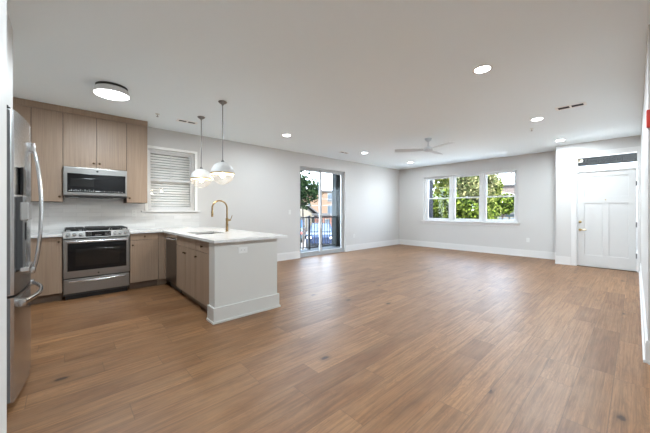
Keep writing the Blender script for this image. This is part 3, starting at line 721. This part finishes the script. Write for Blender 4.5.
r = thing('recessed_light', (0, 0, 0), '', 'ceiling light')
b = MB(); b.lathe([(.078, 0), (.092, -.002), (.094, -.006), (.080, -.009), (.074, -.006)], n=40, cap=False); part('trim_ring', b, 'wplast', r, local=True)
b = MB(); b.lathe([(.076, -.003), (.074, -.0065), (.01, -.0075)], n=40); part('lens', b, 'can', r, local=True)
lamp(r, 'AREA', (0, 0, -.011), P_CAN, .14, spread=PI)
cans = copies(r, [((3.29, 1.105, CZ), 0, 'recessed ceiling downlight nearest the camera, largest of the round lights'),
           ((5.75, 1.10, CZ), 0, 'recessed ceiling downlight between the nearest downlight and the entry, by the vent'),
           ((7.85, 1.10, CZ), 0, 'recessed ceiling downlight just in front of the white entry door wall'),
           ((3.29, 4.72, CZ), 0, 'recessed ceiling downlight right of the two pendants, left of the sliding door'),
           ((5.80, 4.79, CZ), 0, 'recessed ceiling downlight beside the small vent by the sliding door'),
           ((8.00, 4.77, CZ), 0, 'smallest recessed ceiling downlight, near the far corner below the fan'),
           ((.85, 1.105, CZ), 0, 'added unseen ceiling downlight above the walkway next to the kitchen'),  # fill lamp added out of view to brighten the peninsula side
           ], 'recessed ceiling downlights')
for k_, f_ in DIM.items():
    lo_ = [c for c in cans[k_].children if c.type == 'LIGHT'][0]; lo_.data = lo_.data.copy(); lo_.data.energy *= f_
r = thing('recessed_light', (1.2, -.75, CZ), 'added unseen ceiling downlight in the hallway beside the living room', 'ceiling light', 'recessed ceiling downlights')  # unseen fill lamp, added to light the near walls and ceiling
b = MB(); b.lathe([(.078, 0), (.092, -.002), (.094, -.006), (.080, -.009), (.074, -.006)], n=40, cap=False); part('trim_ring', b, 'wplast', r, local=True)
b = MB(); b.lathe([(.076, -.003), (.074, -.0065), (.01, -.0075)], n=40); part('lens', b, 'can', r, local=True)
lamp(r, 'AREA', (0, 0, -.011), P_HALL_FILL, .14)

# pendants
r = thing('pendant_light', (0, 0, 0), '', 'pendant light'); R = .158; zc = 1.752 - CZ
b = MB(); b.lathe([(.055, 0), (.06, -.006), (.045, -.022), (.022, -.034), (.012, -.045), (.008, -.06)], n=28); part('canopy', b, 'nickel', r, local=True)
b = MB(); b.tube([(0, 0, -.05), (0, 0, zc + R + .012)], .0062, 12); b.lathe([(.01, zc + R + .03), (.022, zc + R + .012), (.024, zc + R - .002)], n=20); part('stem', b, 'nickel', r, local=True)
b = MB(); n = 14; b.lathe([(max(.004, R * math.cos(a)), zc + R * math.sin(a)) for a in [PI / 2 * k / n for k in range(n, -1, -1)]] + [(R - .004, zc), (R - .006, zc + .01)] + [(max(.004, (R - .005) * math.cos(a)), zc + (R - .005) * math.sin(a)) for a in [PI / 2 * k / n for k in range(1, n + 1)]], n=40, cap=False); part('shade', b, 'pend', r, 'white upper dome', local=True)
b = MB(); b.lathe([(R + .003, zc + .009), (R + .003, zc - .009), (R - .003, zc - .009), (R - .003, zc + .009), (R + .003, zc + .009)], n=40, cap=False); part('band', b, 'brass', r, 'brass band', local=True)
b = MB(); b.lathe([(max(.004, (R - .002) * math.cos(a)), zc - (R - .002) * math.sin(a)) for a in [PI / 2 * k / n for k in range(0, n + 1)]], n=40, cap=False); part('globe', b, 'globe', r, 'clear glass lower half', local=True)
b = MB(); b.lathe([(.018, zc + .09), (.018, zc + .02), (.014, zc + .018)], n=16); part('socket', b, 'brass', r, local=True)
b = MB(); b.lathe([(.012, zc + .018), (.024, zc - .004), (.030, zc - .025), (.026, zc - .045), (.012, zc - .057), (.002, zc - .06)], n=20); part('bulb', b, 'bulb', r, local=True)
lamp(r, 'POINT', (0, 0, zc - .085), P_PEND, color=(1, .85, .66), rad=.03)
copies(r, [((1.64, 4.73, CZ), 0, 'globe pendant light hanging further back over the sink, smaller in view'), ((1.63, 3.87, CZ), .3, 'globe pendant light hanging nearer over the peninsula, right of the other')], 'globe pendants over the peninsula')

# ceiling fan
FXC, FYC = 5.63, 2.94
r = thing('ceiling_fan', (FXC, FYC, CZ), 'white three-blade ceiling fan hanging in the living room', 'ceiling fan')
b = MB(); b.lathe([(.07, 0), (.072, -.01), (.05, -.05), (.02, -.07), (.016, -.075)], n=28); part('canopy', b, 'fan', r, local=True)
b = MB(); b.tube([(0, 0, -.06), (0, 0, -.18)], .013, 12); part('downrod', b, 'fan', r, local=True)
b = MB(); b.lathe([(.02, -.165), (.05, -.18), (.09, -.20), (.10, -.235), (.085, -.26), (.05, -.272), (.01, -.275)], n=32); part('motor_housing', b, 'fan', r, local=True)
for ang in (AZ - PI / 2 + math.radians(168), AZ - PI / 2 + math.radians(-72), AZ - PI / 2 + math.radians(48)):
    ca, sa = math.cos(ang), math.sin(ang); vs = []; K = 12
    for k in range(K + 1):
        t = k / K; d = .08 + .60 * t; w = .03 + .055 * min(1, t * 3) - .02 * max(0, t - .8) * 5 * .9
        for s_ in (-1, 1):
            for zt in (0, .007):
                vs.append((ca * d - sa * w * s_, sa * d + ca * w * s_, -.235 + s_ * .012 + zt))
    fs = []
    for k in range(K):
        a = k * 4; c = a + 4; fs += [(a, c, c + 2, a + 2), (a + 1, a + 3, c + 3, c + 1), (a, a + 1, c + 1, c), (a + 2, c + 2, c + 3, a + 3)]
    fs += [(0, 2, 3, 1), (K * 4, K * 4 + 1, K * 4 + 3, K * 4 + 2)]
    b = MB(); b.add(vs, fs); part('blade', b, 'fan', r, local=True)

# ceiling vents
def vent(loc, rz, w, l, lab):
    r = thing('ceiling_vent', loc, lab, 'vent', 'white ceiling air vents', rz)
    b = MB(); f = .03
    b.box(-l / 2, l / 2, -w / 2, -w / 2 + f, -.008, 0, .002); b.box(-l / 2, l / 2, w / 2 - f, w / 2, -.008, 0, .002); b.box(-l / 2, -l / 2 + f, -w / 2, w / 2, -.008, 0, .002); b.box(l / 2 - f, l / 2, -w / 2, w / 2, -.008, 0, .002); b.box(-.012, .012, -w / 2, w / 2, -.008, 0)
    part('frame', b, 'slat', r, local=True)
    b = MB(); b.box(-l / 2 + f, l / 2 - f, -w / 2 + f, w / 2 - f, -.0015, 0); part('duct_opening', b, 'slot', r, local=True)
    k = -w / 2 + f + .012
    while k < w / 2 - f:
        b = MB(); b.prism([(k - .003, -.007), (k - .001, -.008), (k + .005, -.002), (k + .003, -.0015)], 'x', -l / 2 + f, l / 2 - f); part('louver', b, 'dgrey', r, local=True); k += .038
    return r
vent((5.40, .64, CZ), PI / 2, .16, .34, 'white ceiling air vent with dark slots near the right wall')
vent((1.55, 5.14, CZ), 0, .14, .32, 'white ceiling air vent over the kitchen window, behind the pendants')
vent((5.38, 5.12, CZ), 0, .12, .30, 'small white ceiling air vent above the sliding glass door')
# sprinkler and detector
def sprinkler(x, y, lab):
    r = thing('sprinkler_head', (x, y, CZ), lab, 'sprinkler', 'ceiling sprinkler heads')
    b = MB(); b.lathe([(.032, 0), (.032, -.003), (.012, -.008), (.009, -.02)], n=20); part('escutcheon', b, 'wplast', r, local=True)
    b = MB(); b.tube([(0, 0, -.02), (0, 0, -.04)], .004, 8); b.lathe([(.017, -.04), (.017, -.043)], n=16); part('deflector', b, 'nickel', r, local=True)
sprinkler(1.087, 5.05, 'small ceiling sprinkler head above the kitchen cabinets, left of a vent')
sprinkler(6.35, 1.30, 'small ceiling sprinkler head below the second downlight near the entry')

# ------------------------------------------------------------------ outlets, switches, alarm
def plate(loc, rz, lab, nm='wall_outlet', w=.07, hgt=.115, cat='outlet', horiz=False, grp='white wall outlets'):
    """plate faces local -y"""
    r = thing(nm, loc, lab, cat, grp, rz)
    if horiz: w, hgt = hgt, w
    b = MB(); b.box(-w / 2, w / 2, -.006, 0, -hgt / 2, hgt / 2, .002); part('cover_plate', b, 'wplast', r, local=True)
    if nm == 'wall_outlet':
        for s_ in (-1, 1):
            cx_, cz_ = (s_ * .021, 0) if horiz else (0, s_ * .021)
            b = MB(); b.box(cx_ - .014, cx_ + .014, -.008, -.005, cz_ - .014, cz_ + .014, .002); p = part('socket', b, 'wplast', r, local=True)
            b = MB()
            for q in (-.005, .005):
                if horiz: b.box(cx_ - .004, cx_ + .004, -.0085, -.0078, cz_ + q - .001, cz_ + q + .001)
                else: b.box(cx_ + q - .001, cx_ + q + .001, -.0085, -.0078, cz_ - .004, cz_ + .004)
            part('slots', b, 'slot', p, local=True)
    else:
        b = MB(); b.box(-.016, .016, -.010, -.005, -.032, .032, .002); part('rocker', b, 'wplast', r, local=True)
    return r
plate((.915, t0, 1.195), 0, 'white outlet plate on the tiled backsplash right of the stove')
plate((6.67, YL, .45), 0, 'white wall outlet low on the wall right of the sliding door')
plate((4.23, YL, 1.20), 0, 'white light switch on the wall left of the sliding door', 'light_switch', cat='switch', grp='white light switches')
plate((XF, 1.953, .45), -PI / 2, 'white wall outlet below and right of the triple window')
plate((1.56, 3.13, .775), 0, 'white horizontal outlet on the end panel of the peninsula', horiz=True)

r = thing('fire_alarm', (3.5, -.135, 2.0), 'red fire alarm strobe on the wall end at the right edge', 'fire alarm')
b = MB(); b.box(3.44, 3.5, -.20, -.056, 1.905, 2.045, .008); part('housing', b, 'red', r)
b = MB(); b.box(3.42, 3.441, -.165, -.09, 1.925, 1.98, .006); part('strobe_lens', b, 'lens', r)
b = MB()
for k in range(5): b.box(3.4385, 3.441, -.17, -.09, 1.992 + k * .009, 1.996 + k * .009)
part('horn_grille', b, 'slot', r)

# ------------------------------------------------------------------ outdoors
GZ = -1.05
b = MB(); b.box(-40, 90, 7.6, 90, GZ - .2, GZ); b.box(9.7, 90, -40, 7.6, GZ - .2, GZ); struct('ground', b, 'asphalt')
b = MB(); b.box(9.7, 24, -12, 7.6, GZ, GZ + .03); struct('bounce_ground', b, 'bounce_ground')  # unseen pale ground added to bounce daylight up onto the ceiling
b = MB(); b.box(2.5, 7.6, 6.14, 7.32, -.22, -.03); struct('balcony_floor', b, 'concrete')
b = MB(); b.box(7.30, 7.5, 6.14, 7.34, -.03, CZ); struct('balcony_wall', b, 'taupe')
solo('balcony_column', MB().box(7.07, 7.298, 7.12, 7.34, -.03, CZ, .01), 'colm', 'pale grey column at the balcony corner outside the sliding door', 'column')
r = thing('balcony_railing', (4.9, 7.2, -.03), 'black metal balcony railing with vertical bars outside the sliding door', 'railing')
b = MB(); b.box(2.6, 7.07, 7.18, 7.22, 1.0, 1.04, .004); part('top_rail', b, 'black', r)
b = MB(); b.box(2.6, 7.07, 7.185, 7.215, .03, .06, .003); part('bottom_rail', b, 'black', r)
for x in (2.65, 5.90):
    b = MB(); b.box(x - .035, x + .035, 7.165, 7.235, -.03, 1.075, .004); part('post', b, 'black', r)
x = 2.80
while x < 7.05:
    if abs(x - 5.90) > .06:
        b = MB(); b.box(x - .009, x + .009, 7.191, 7.209, .06, 1.0); part('baluster', b, 'black', r)
    x += .115
# porch outside the entry
b = MB(); b.box(XE + .16, 10.95, -3.2, 1.14, -.12, -.005); struct('porch_floor', b, 'asphalt')
b = MB(); b.box(XE + .17, 10.95, -3.2, 1.14, 2.50, 2.62); struct('porch_ceiling', b, 'porch')
r = thing('porch_lantern', (9.15, .93, 2.50), 'small tan lantern hanging under the porch roof, seen through the transom', 'lantern')
b = MB(); b.box(9.07, 9.23, .87, 1.01, 2.40, 2.46, .01); part('lantern_shade', b, 'tan', r)
b = MB(); b.tube([(9.15, .94, 2.46), (9.15, .94, 2.5)], .01); part('stem', b, 'black', r)

def tree(name, x, y, zc, rx, ry, rz, n, leafm, lab, grp, seed, size=.13, trunk=.12, cat='tree', squeeze=.55):
    rg = np.random.default_rng(seed)
    r = thing(name, (x, y, GZ), lab, cat, grp)
    nb = 26; cs = rg.normal(size=(nb, 3)); cs /= np.linalg.norm(cs, axis=1)[:, None]; cs *= rg.uniform(.25, .8, (nb, 1))
    rad = rg.uniform(.22, .42, nb); k = rg.integers(0, nb, n); d = rg.normal(size=(n, 3)); d /= np.linalg.norm(d, axis=1)[:, None]
    P = cs[k] + d * (rad[k] * rg.uniform(.6, 1.05, n))[:, None]
    P = P * np.array([rx, ry, rz]) + np.array([0, 0, zc - GZ])
    P[:, 2] = np.maximum(P[:, 2], .08)
    u = rg.normal(size=(n, 3)); u /= np.linalg.norm(u, axis=1)[:, None]; v = np.cross(u, rg.normal(size=(n, 3))); v /= np.linalg.norm(v, axis=1)[:, None]
    s = size * rg.uniform(.6, 1.3, (n, 1)); V = np.stack([P - u * s, P + v * s * squeeze, P + u * s, P - v * s * squeeze], 1).reshape(-1, 3)
    me = bpy.data.meshes.new('foliage'); me.from_pydata(V.tolist(), [], [(4 * i, 4 * i + 1, 4 * i + 2, 4 * i + 3) for i in range(n)]); me.materials.append(M[leafm])
    o = bpy.data.objects.new('foliage', me); COL.objects.link(o); o.parent = r
    b = MB(); H_ = zc - GZ
    b.tube([(0, 0, 0), (trunk * .4, 0, H_ * .4), (0, trunk * .5, H_ * .8), (0, 0, H_ + rz * .4)], [trunk, trunk * .8, trunk * .6, trunk * .2], 10)
    for q in range(min(14, nb)):
        c = cs[q] * np.array([rx, ry, rz]) + np.array([0, 0, H_]); s0 = max(.15, min(c[2] - .2, H_ * .75))
        b.tube([(0, 0, s0), tuple(c * np.array([.5, .5, .55]) + np.array([0, 0, s0 * .45])), tuple(c)], [trunk * .35, trunk * .2, trunk * .08], 6)
    part('trunk', b, 'bark', r, local=True)
    return r
def at(px, py, d):
    """point seen at pixel (px,py) at depth d in front of the camera"""
    a = (px - 325) / 285.5; h_ = (210.5 - py) / 285.5
    return (math.cos(AZ) + a * math.sin(AZ)) * d, (math.sin(AZ) - a * math.cos(AZ)) * d, CAMH + h_ * d
# tree by the slider
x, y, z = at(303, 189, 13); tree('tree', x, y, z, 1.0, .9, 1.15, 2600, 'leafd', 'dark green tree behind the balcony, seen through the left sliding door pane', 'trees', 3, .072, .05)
# greenery outside the triple window
G = 'trees outside the triple window'
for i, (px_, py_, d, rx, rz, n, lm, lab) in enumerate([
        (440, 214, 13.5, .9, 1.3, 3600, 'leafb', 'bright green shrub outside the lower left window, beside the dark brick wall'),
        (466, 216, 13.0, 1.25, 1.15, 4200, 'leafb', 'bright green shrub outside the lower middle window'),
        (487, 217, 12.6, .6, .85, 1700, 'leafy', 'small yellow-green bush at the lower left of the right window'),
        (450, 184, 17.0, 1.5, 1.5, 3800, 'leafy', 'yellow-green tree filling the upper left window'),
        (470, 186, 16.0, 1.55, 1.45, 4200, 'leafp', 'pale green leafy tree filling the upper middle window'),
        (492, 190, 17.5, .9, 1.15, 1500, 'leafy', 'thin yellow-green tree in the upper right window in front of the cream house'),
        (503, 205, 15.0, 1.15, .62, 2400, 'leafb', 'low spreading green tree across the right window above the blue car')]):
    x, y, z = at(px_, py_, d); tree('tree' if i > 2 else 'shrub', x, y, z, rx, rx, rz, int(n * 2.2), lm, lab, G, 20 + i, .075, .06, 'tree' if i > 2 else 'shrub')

def building(name, x0, x1, y0, y1, z1, wallm, roofm, lab, wins, gable=None, cat='building'):
    """wins: list of (face,'y' or 'x', a0,a1,z0,z1)"""
    r = thing(name, ((x0 + x1) / 2, (y0 + y1) / 2, GZ), lab, cat, 'buildings across the street')
    b = MB(); b.box(x0, x1, y0, y1, GZ, z1); part('wall', b, wallm, r)
    b = MB()
    if gable == 'y':
        xm_ = (x0 + x1) / 2; hh = (x1 - x0) * .32
        b.prism([(x0 - .3, z1 - .05), (xm_, z1 + hh), (x1 + .3, z1 - .05), (x1 + .3, z1 + .1), (xm_, z1 + hh + .16), (x0 - .3, z1 + .1)], 'y', y0 - .3, y1 + .3)
        part('roof', b, roofm, r); b = MB(); b.prism([(x0, z1), (x1, z1), (xm_, z1 + hh)], 'y', y0 + .01, y1 - .01); part('gable', b, wallm, r)
    elif gable == 'x':
        ym_ = (y0 + y1) / 2; hh = (y1 - y0) * .32
        b.prism([(y0 - .3, z1 - .05), (ym_, z1 + hh), (y1 + .3, z1 - .05), (y1 + .3, z1 + .1), (ym_, z1 + hh + .16), (y0 - .3, z1 + .1)], 'x', x0 - .3, x1 + .3)
        part('roof', b, roofm, r); b = MB(); b.prism([(y0, z1), (y1, z1), (ym_, z1 + hh)], 'x', x0 + .01, x1 - .01); part('gable', b, wallm, r)
    else:
        b.box(x0 - .15, x1 + .15, y0 - .15, y1 + .15, z1, z1 + .22); part('roof', b, roofm, r)
    for ax, a0, a1, h0, h1 in wins:
        b = MB(); p = MB(); f = .08
        if ax == 'y':
            b.box(a0 - f, a1 + f, y0 - .05, y0 + .02, h0 - f, h1 + f); p.box(a0, a1, y0 - .06, y0 - .04, h0, h1)
        else:
            b.box(x0 - .05, x0 + .02, a0 - f, a1 + f, h0 - f, h1 + f); p.box(x0 - .06, x0 - .04, a0, a1, h0, h1)
        w = part('window', b, 'cream', r); part('pane', p, 'winpane', w)
    return r
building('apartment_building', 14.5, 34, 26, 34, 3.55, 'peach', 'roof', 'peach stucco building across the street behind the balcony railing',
         [('y', 24.3, 25.2, 2.4, 3.4), ('y', 24.3, 25.2, .8, 1.9), ('y', 20.6, 21.5, .9, 2.0), ('y', 18.2, 19.1, .9, 2.0), ('y', 26.6, 27.5, 2.4, 3.4)])
x, y, _ = at(301, 212, 27)
building('garage', x - 1.9, x + 1.9, y, y + 3.0, .80, 'cream', 'roof', 'small cream gabled shed seen between the balcony bars', [('y', x - .5, x + .4, -.3, .5)], 'y')
x, y, _ = at(327, 220, 27)
building('brick_kiosk', x - .6, x + .6, y, y + 1.2, .75, 'redb', 'roof', 'low red brick building seen through the balcony bars', [('y', x - .25, x + .25, -.2, .4)])
# dark brick wall of the neighbour, left in the triple window
b = MB(); x, y, _ = at(433.0, 200, 11.6); b.box(x - 1.8, x, y, y + 2.0, GZ, 4.6); 
r = thing('brick_building', (x - .9, y + 1.0, GZ), 'charcoal brick building at the left edge of the triple window', 'building', 'buildings across the street'); part('wall', b, 'navyb', r)
b = MB(); zb_ = at(431, 181, 11.6)[2]; b.box(x - 1.8, x + .03, y - .03, y + 2.0, zb_ - .025, zb_ + .025); part('ledge', b, 'colm', r)
x, y, z = at(497, 196, 27)
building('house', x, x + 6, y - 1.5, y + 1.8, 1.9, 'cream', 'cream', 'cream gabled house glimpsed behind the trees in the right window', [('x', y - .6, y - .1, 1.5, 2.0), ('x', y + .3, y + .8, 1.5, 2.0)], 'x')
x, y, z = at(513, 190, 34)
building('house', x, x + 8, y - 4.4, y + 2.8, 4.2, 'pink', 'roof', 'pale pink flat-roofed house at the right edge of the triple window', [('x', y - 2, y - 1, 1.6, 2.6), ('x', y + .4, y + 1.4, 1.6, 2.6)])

# cars
def car(px_, d, rz, paintm, lab, gz=None):
    x, y, _ = at(px_, 230, d); g = GZ if gz is None else gz
    r = thing('car', (x, y, g), lab, 'car', 'parked cars', rz)
    b = MB(); pr = [(-2.15, .35), (-2.2, .75), (-2.0, .92), (-1.2, .97), (1.0, .97), (1.9, .86), (2.15, .70), (2.18, .35)]
    b.prism(pr, 'y', -.86, .86); part('body', b, paintm, r, local=True)
    b = MB(); lo, hi = .78, .60; vs = []
    for s_ in (-1, 1): vs += [(-1.55, s_ * lo, .95), (-.95, s_ * hi, 1.43), (.35, s_ * hi, 1.45), (1.15, s_ * lo, .95)]
    b.add(vs, [(0, 1, 2, 3), (7, 6, 5, 4), (0, 4, 5, 1), (1, 5, 6, 2), (2, 6, 7, 3), (3, 7, 4, 0)]); cb = part('cabin', b, paintm, r, local=True)
    b = MB()
    for s_ in (-1, 1):
        o_ = .006 * s_
        def Q(x_, t): return (x_, s_ * (lo + (hi - lo) * t) + o_, .95 + .48 * t)
        b.add([Q(-1.2, .12), Q(-.85, .85), Q(-.35, .85), Q(-.35, .12)], [(0, 1, 2, 3)]); b.add([Q(-.27, .12), Q(-.27, .85), Q(.32, .85), Q(.85, .12)], [(0, 1, 2, 3)])
    b.add([(1.12, -.66, .98), (1.12, .66, .98), (.42, .54, 1.42), (.42, -.54, 1.42)], [(0, 1, 2, 3)]); b.add([(-1.54, -.66, .98), (-1.54, .66, .98), (-1.02, .54, 1.40), (-1.02, -.54, 1.40)], [(0, 1, 2, 3)])
    part('windows', b, 'winpane', cb, local=True)
    for wx in (-1.35, 1.35):
        for s_ in (-1, 1):
            b = MB(); b.lathe([(.32, s_ * .66), (.34, s_ * .70), (.34, s_ * .86), (.31, s_ * .885)], (wx, 0, .34), 24, 'y'); w = part('wheel', b, 'rubber', r, local=True)
            b = MB(); b.lathe([(.20, s_ * .88), (.18, s_ * .892)], (wx, 0, .34), 18, 'y'); part('hubcap', b, 'hub', w, local=True)
    for s_ in (-1, 1):
        b = MB(); b.box(2.10, 2.19, s_ * .55, s_ * .80, .62, .74, .02); part('headlight', b, 'lite', r, local=True)
        b = MB(); b.box(-2.22, -2.12, s_ * .55, s_ * .80, .66, .80, .02); part('tail_light', b, 'red', r, local=True)
    return r
car(294, 22.0, .83, 'cart', 'teal grey car parked at the left below the balcony railing')
car(321, 19.0, .83 + PI, 'carb', 'blue car parked behind the balcony railing, centre of the sliding door')
car(350, 24.0, .83, 'carn', 'dark car parked behind the right sliding door pane')
x, y, _ = at(509, 215, 19)
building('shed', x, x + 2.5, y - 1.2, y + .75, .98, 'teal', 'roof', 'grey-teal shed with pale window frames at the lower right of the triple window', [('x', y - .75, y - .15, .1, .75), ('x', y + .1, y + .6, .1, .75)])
# signs and power lines
r = thing('street_sign', at(300.5, 224, 15)[:2] + (GZ,), 'small blue street sign on a post left behind the balcony railing', 'sign')
x, y, z = at(300.5, 224, 15)
b = MB(); b.tube([(x, y, GZ), (x, y, z + .2)], .03, 8); part('post', b, 'alum', r)
b = MB(); b.lathe([(.2, -.04), (.2, -.06)], (x, y, z), 20, 'y'); part('sign_face', b, 'sign', r)
G = 'overhead power lines'
for i, (ya, yb, d, lab) in enumerate([(181, 184, 17, 'thick black overhead cable, uppermost behind the sliding door'), (177, 175, 20, 'thin overhead wire crossing the top of the sliding door view'),
                                      (190, 197, 18, 'overhead wire sagging across the middle of the sliding door view'), (202, 199, 19, 'lowest overhead wire in front of the peach building')]):
    A_ = Vector(at(255, ya, d)); B_ = Vector(at(385, yb, d * 1.05)); pts = []
    for k in range(21):
        t = k / 20; p = A_.lerp(B_, t); p.z -= 4 * t * (1 - t) * .35; pts.append(p)
    solo('power_line', MB().tube(pts, .035 if i == 0 else .018, 6), 'black', lab, 'power line', G)
x, y, z = at(385, 180, 20)
A_ = Vector(at(470, 180, 26)); B_ = Vector(at(540, 164, 24)); pts = [A_.lerp(B_, k / 12) - Vector((0, 0, .25 * math.sin(PI * k / 12))) for k in range(13)]
solo('power_line', MB().tube(pts, .035, 6), 'black', 'overhead wire crossing the sky in the upper right window', 'power line', G)
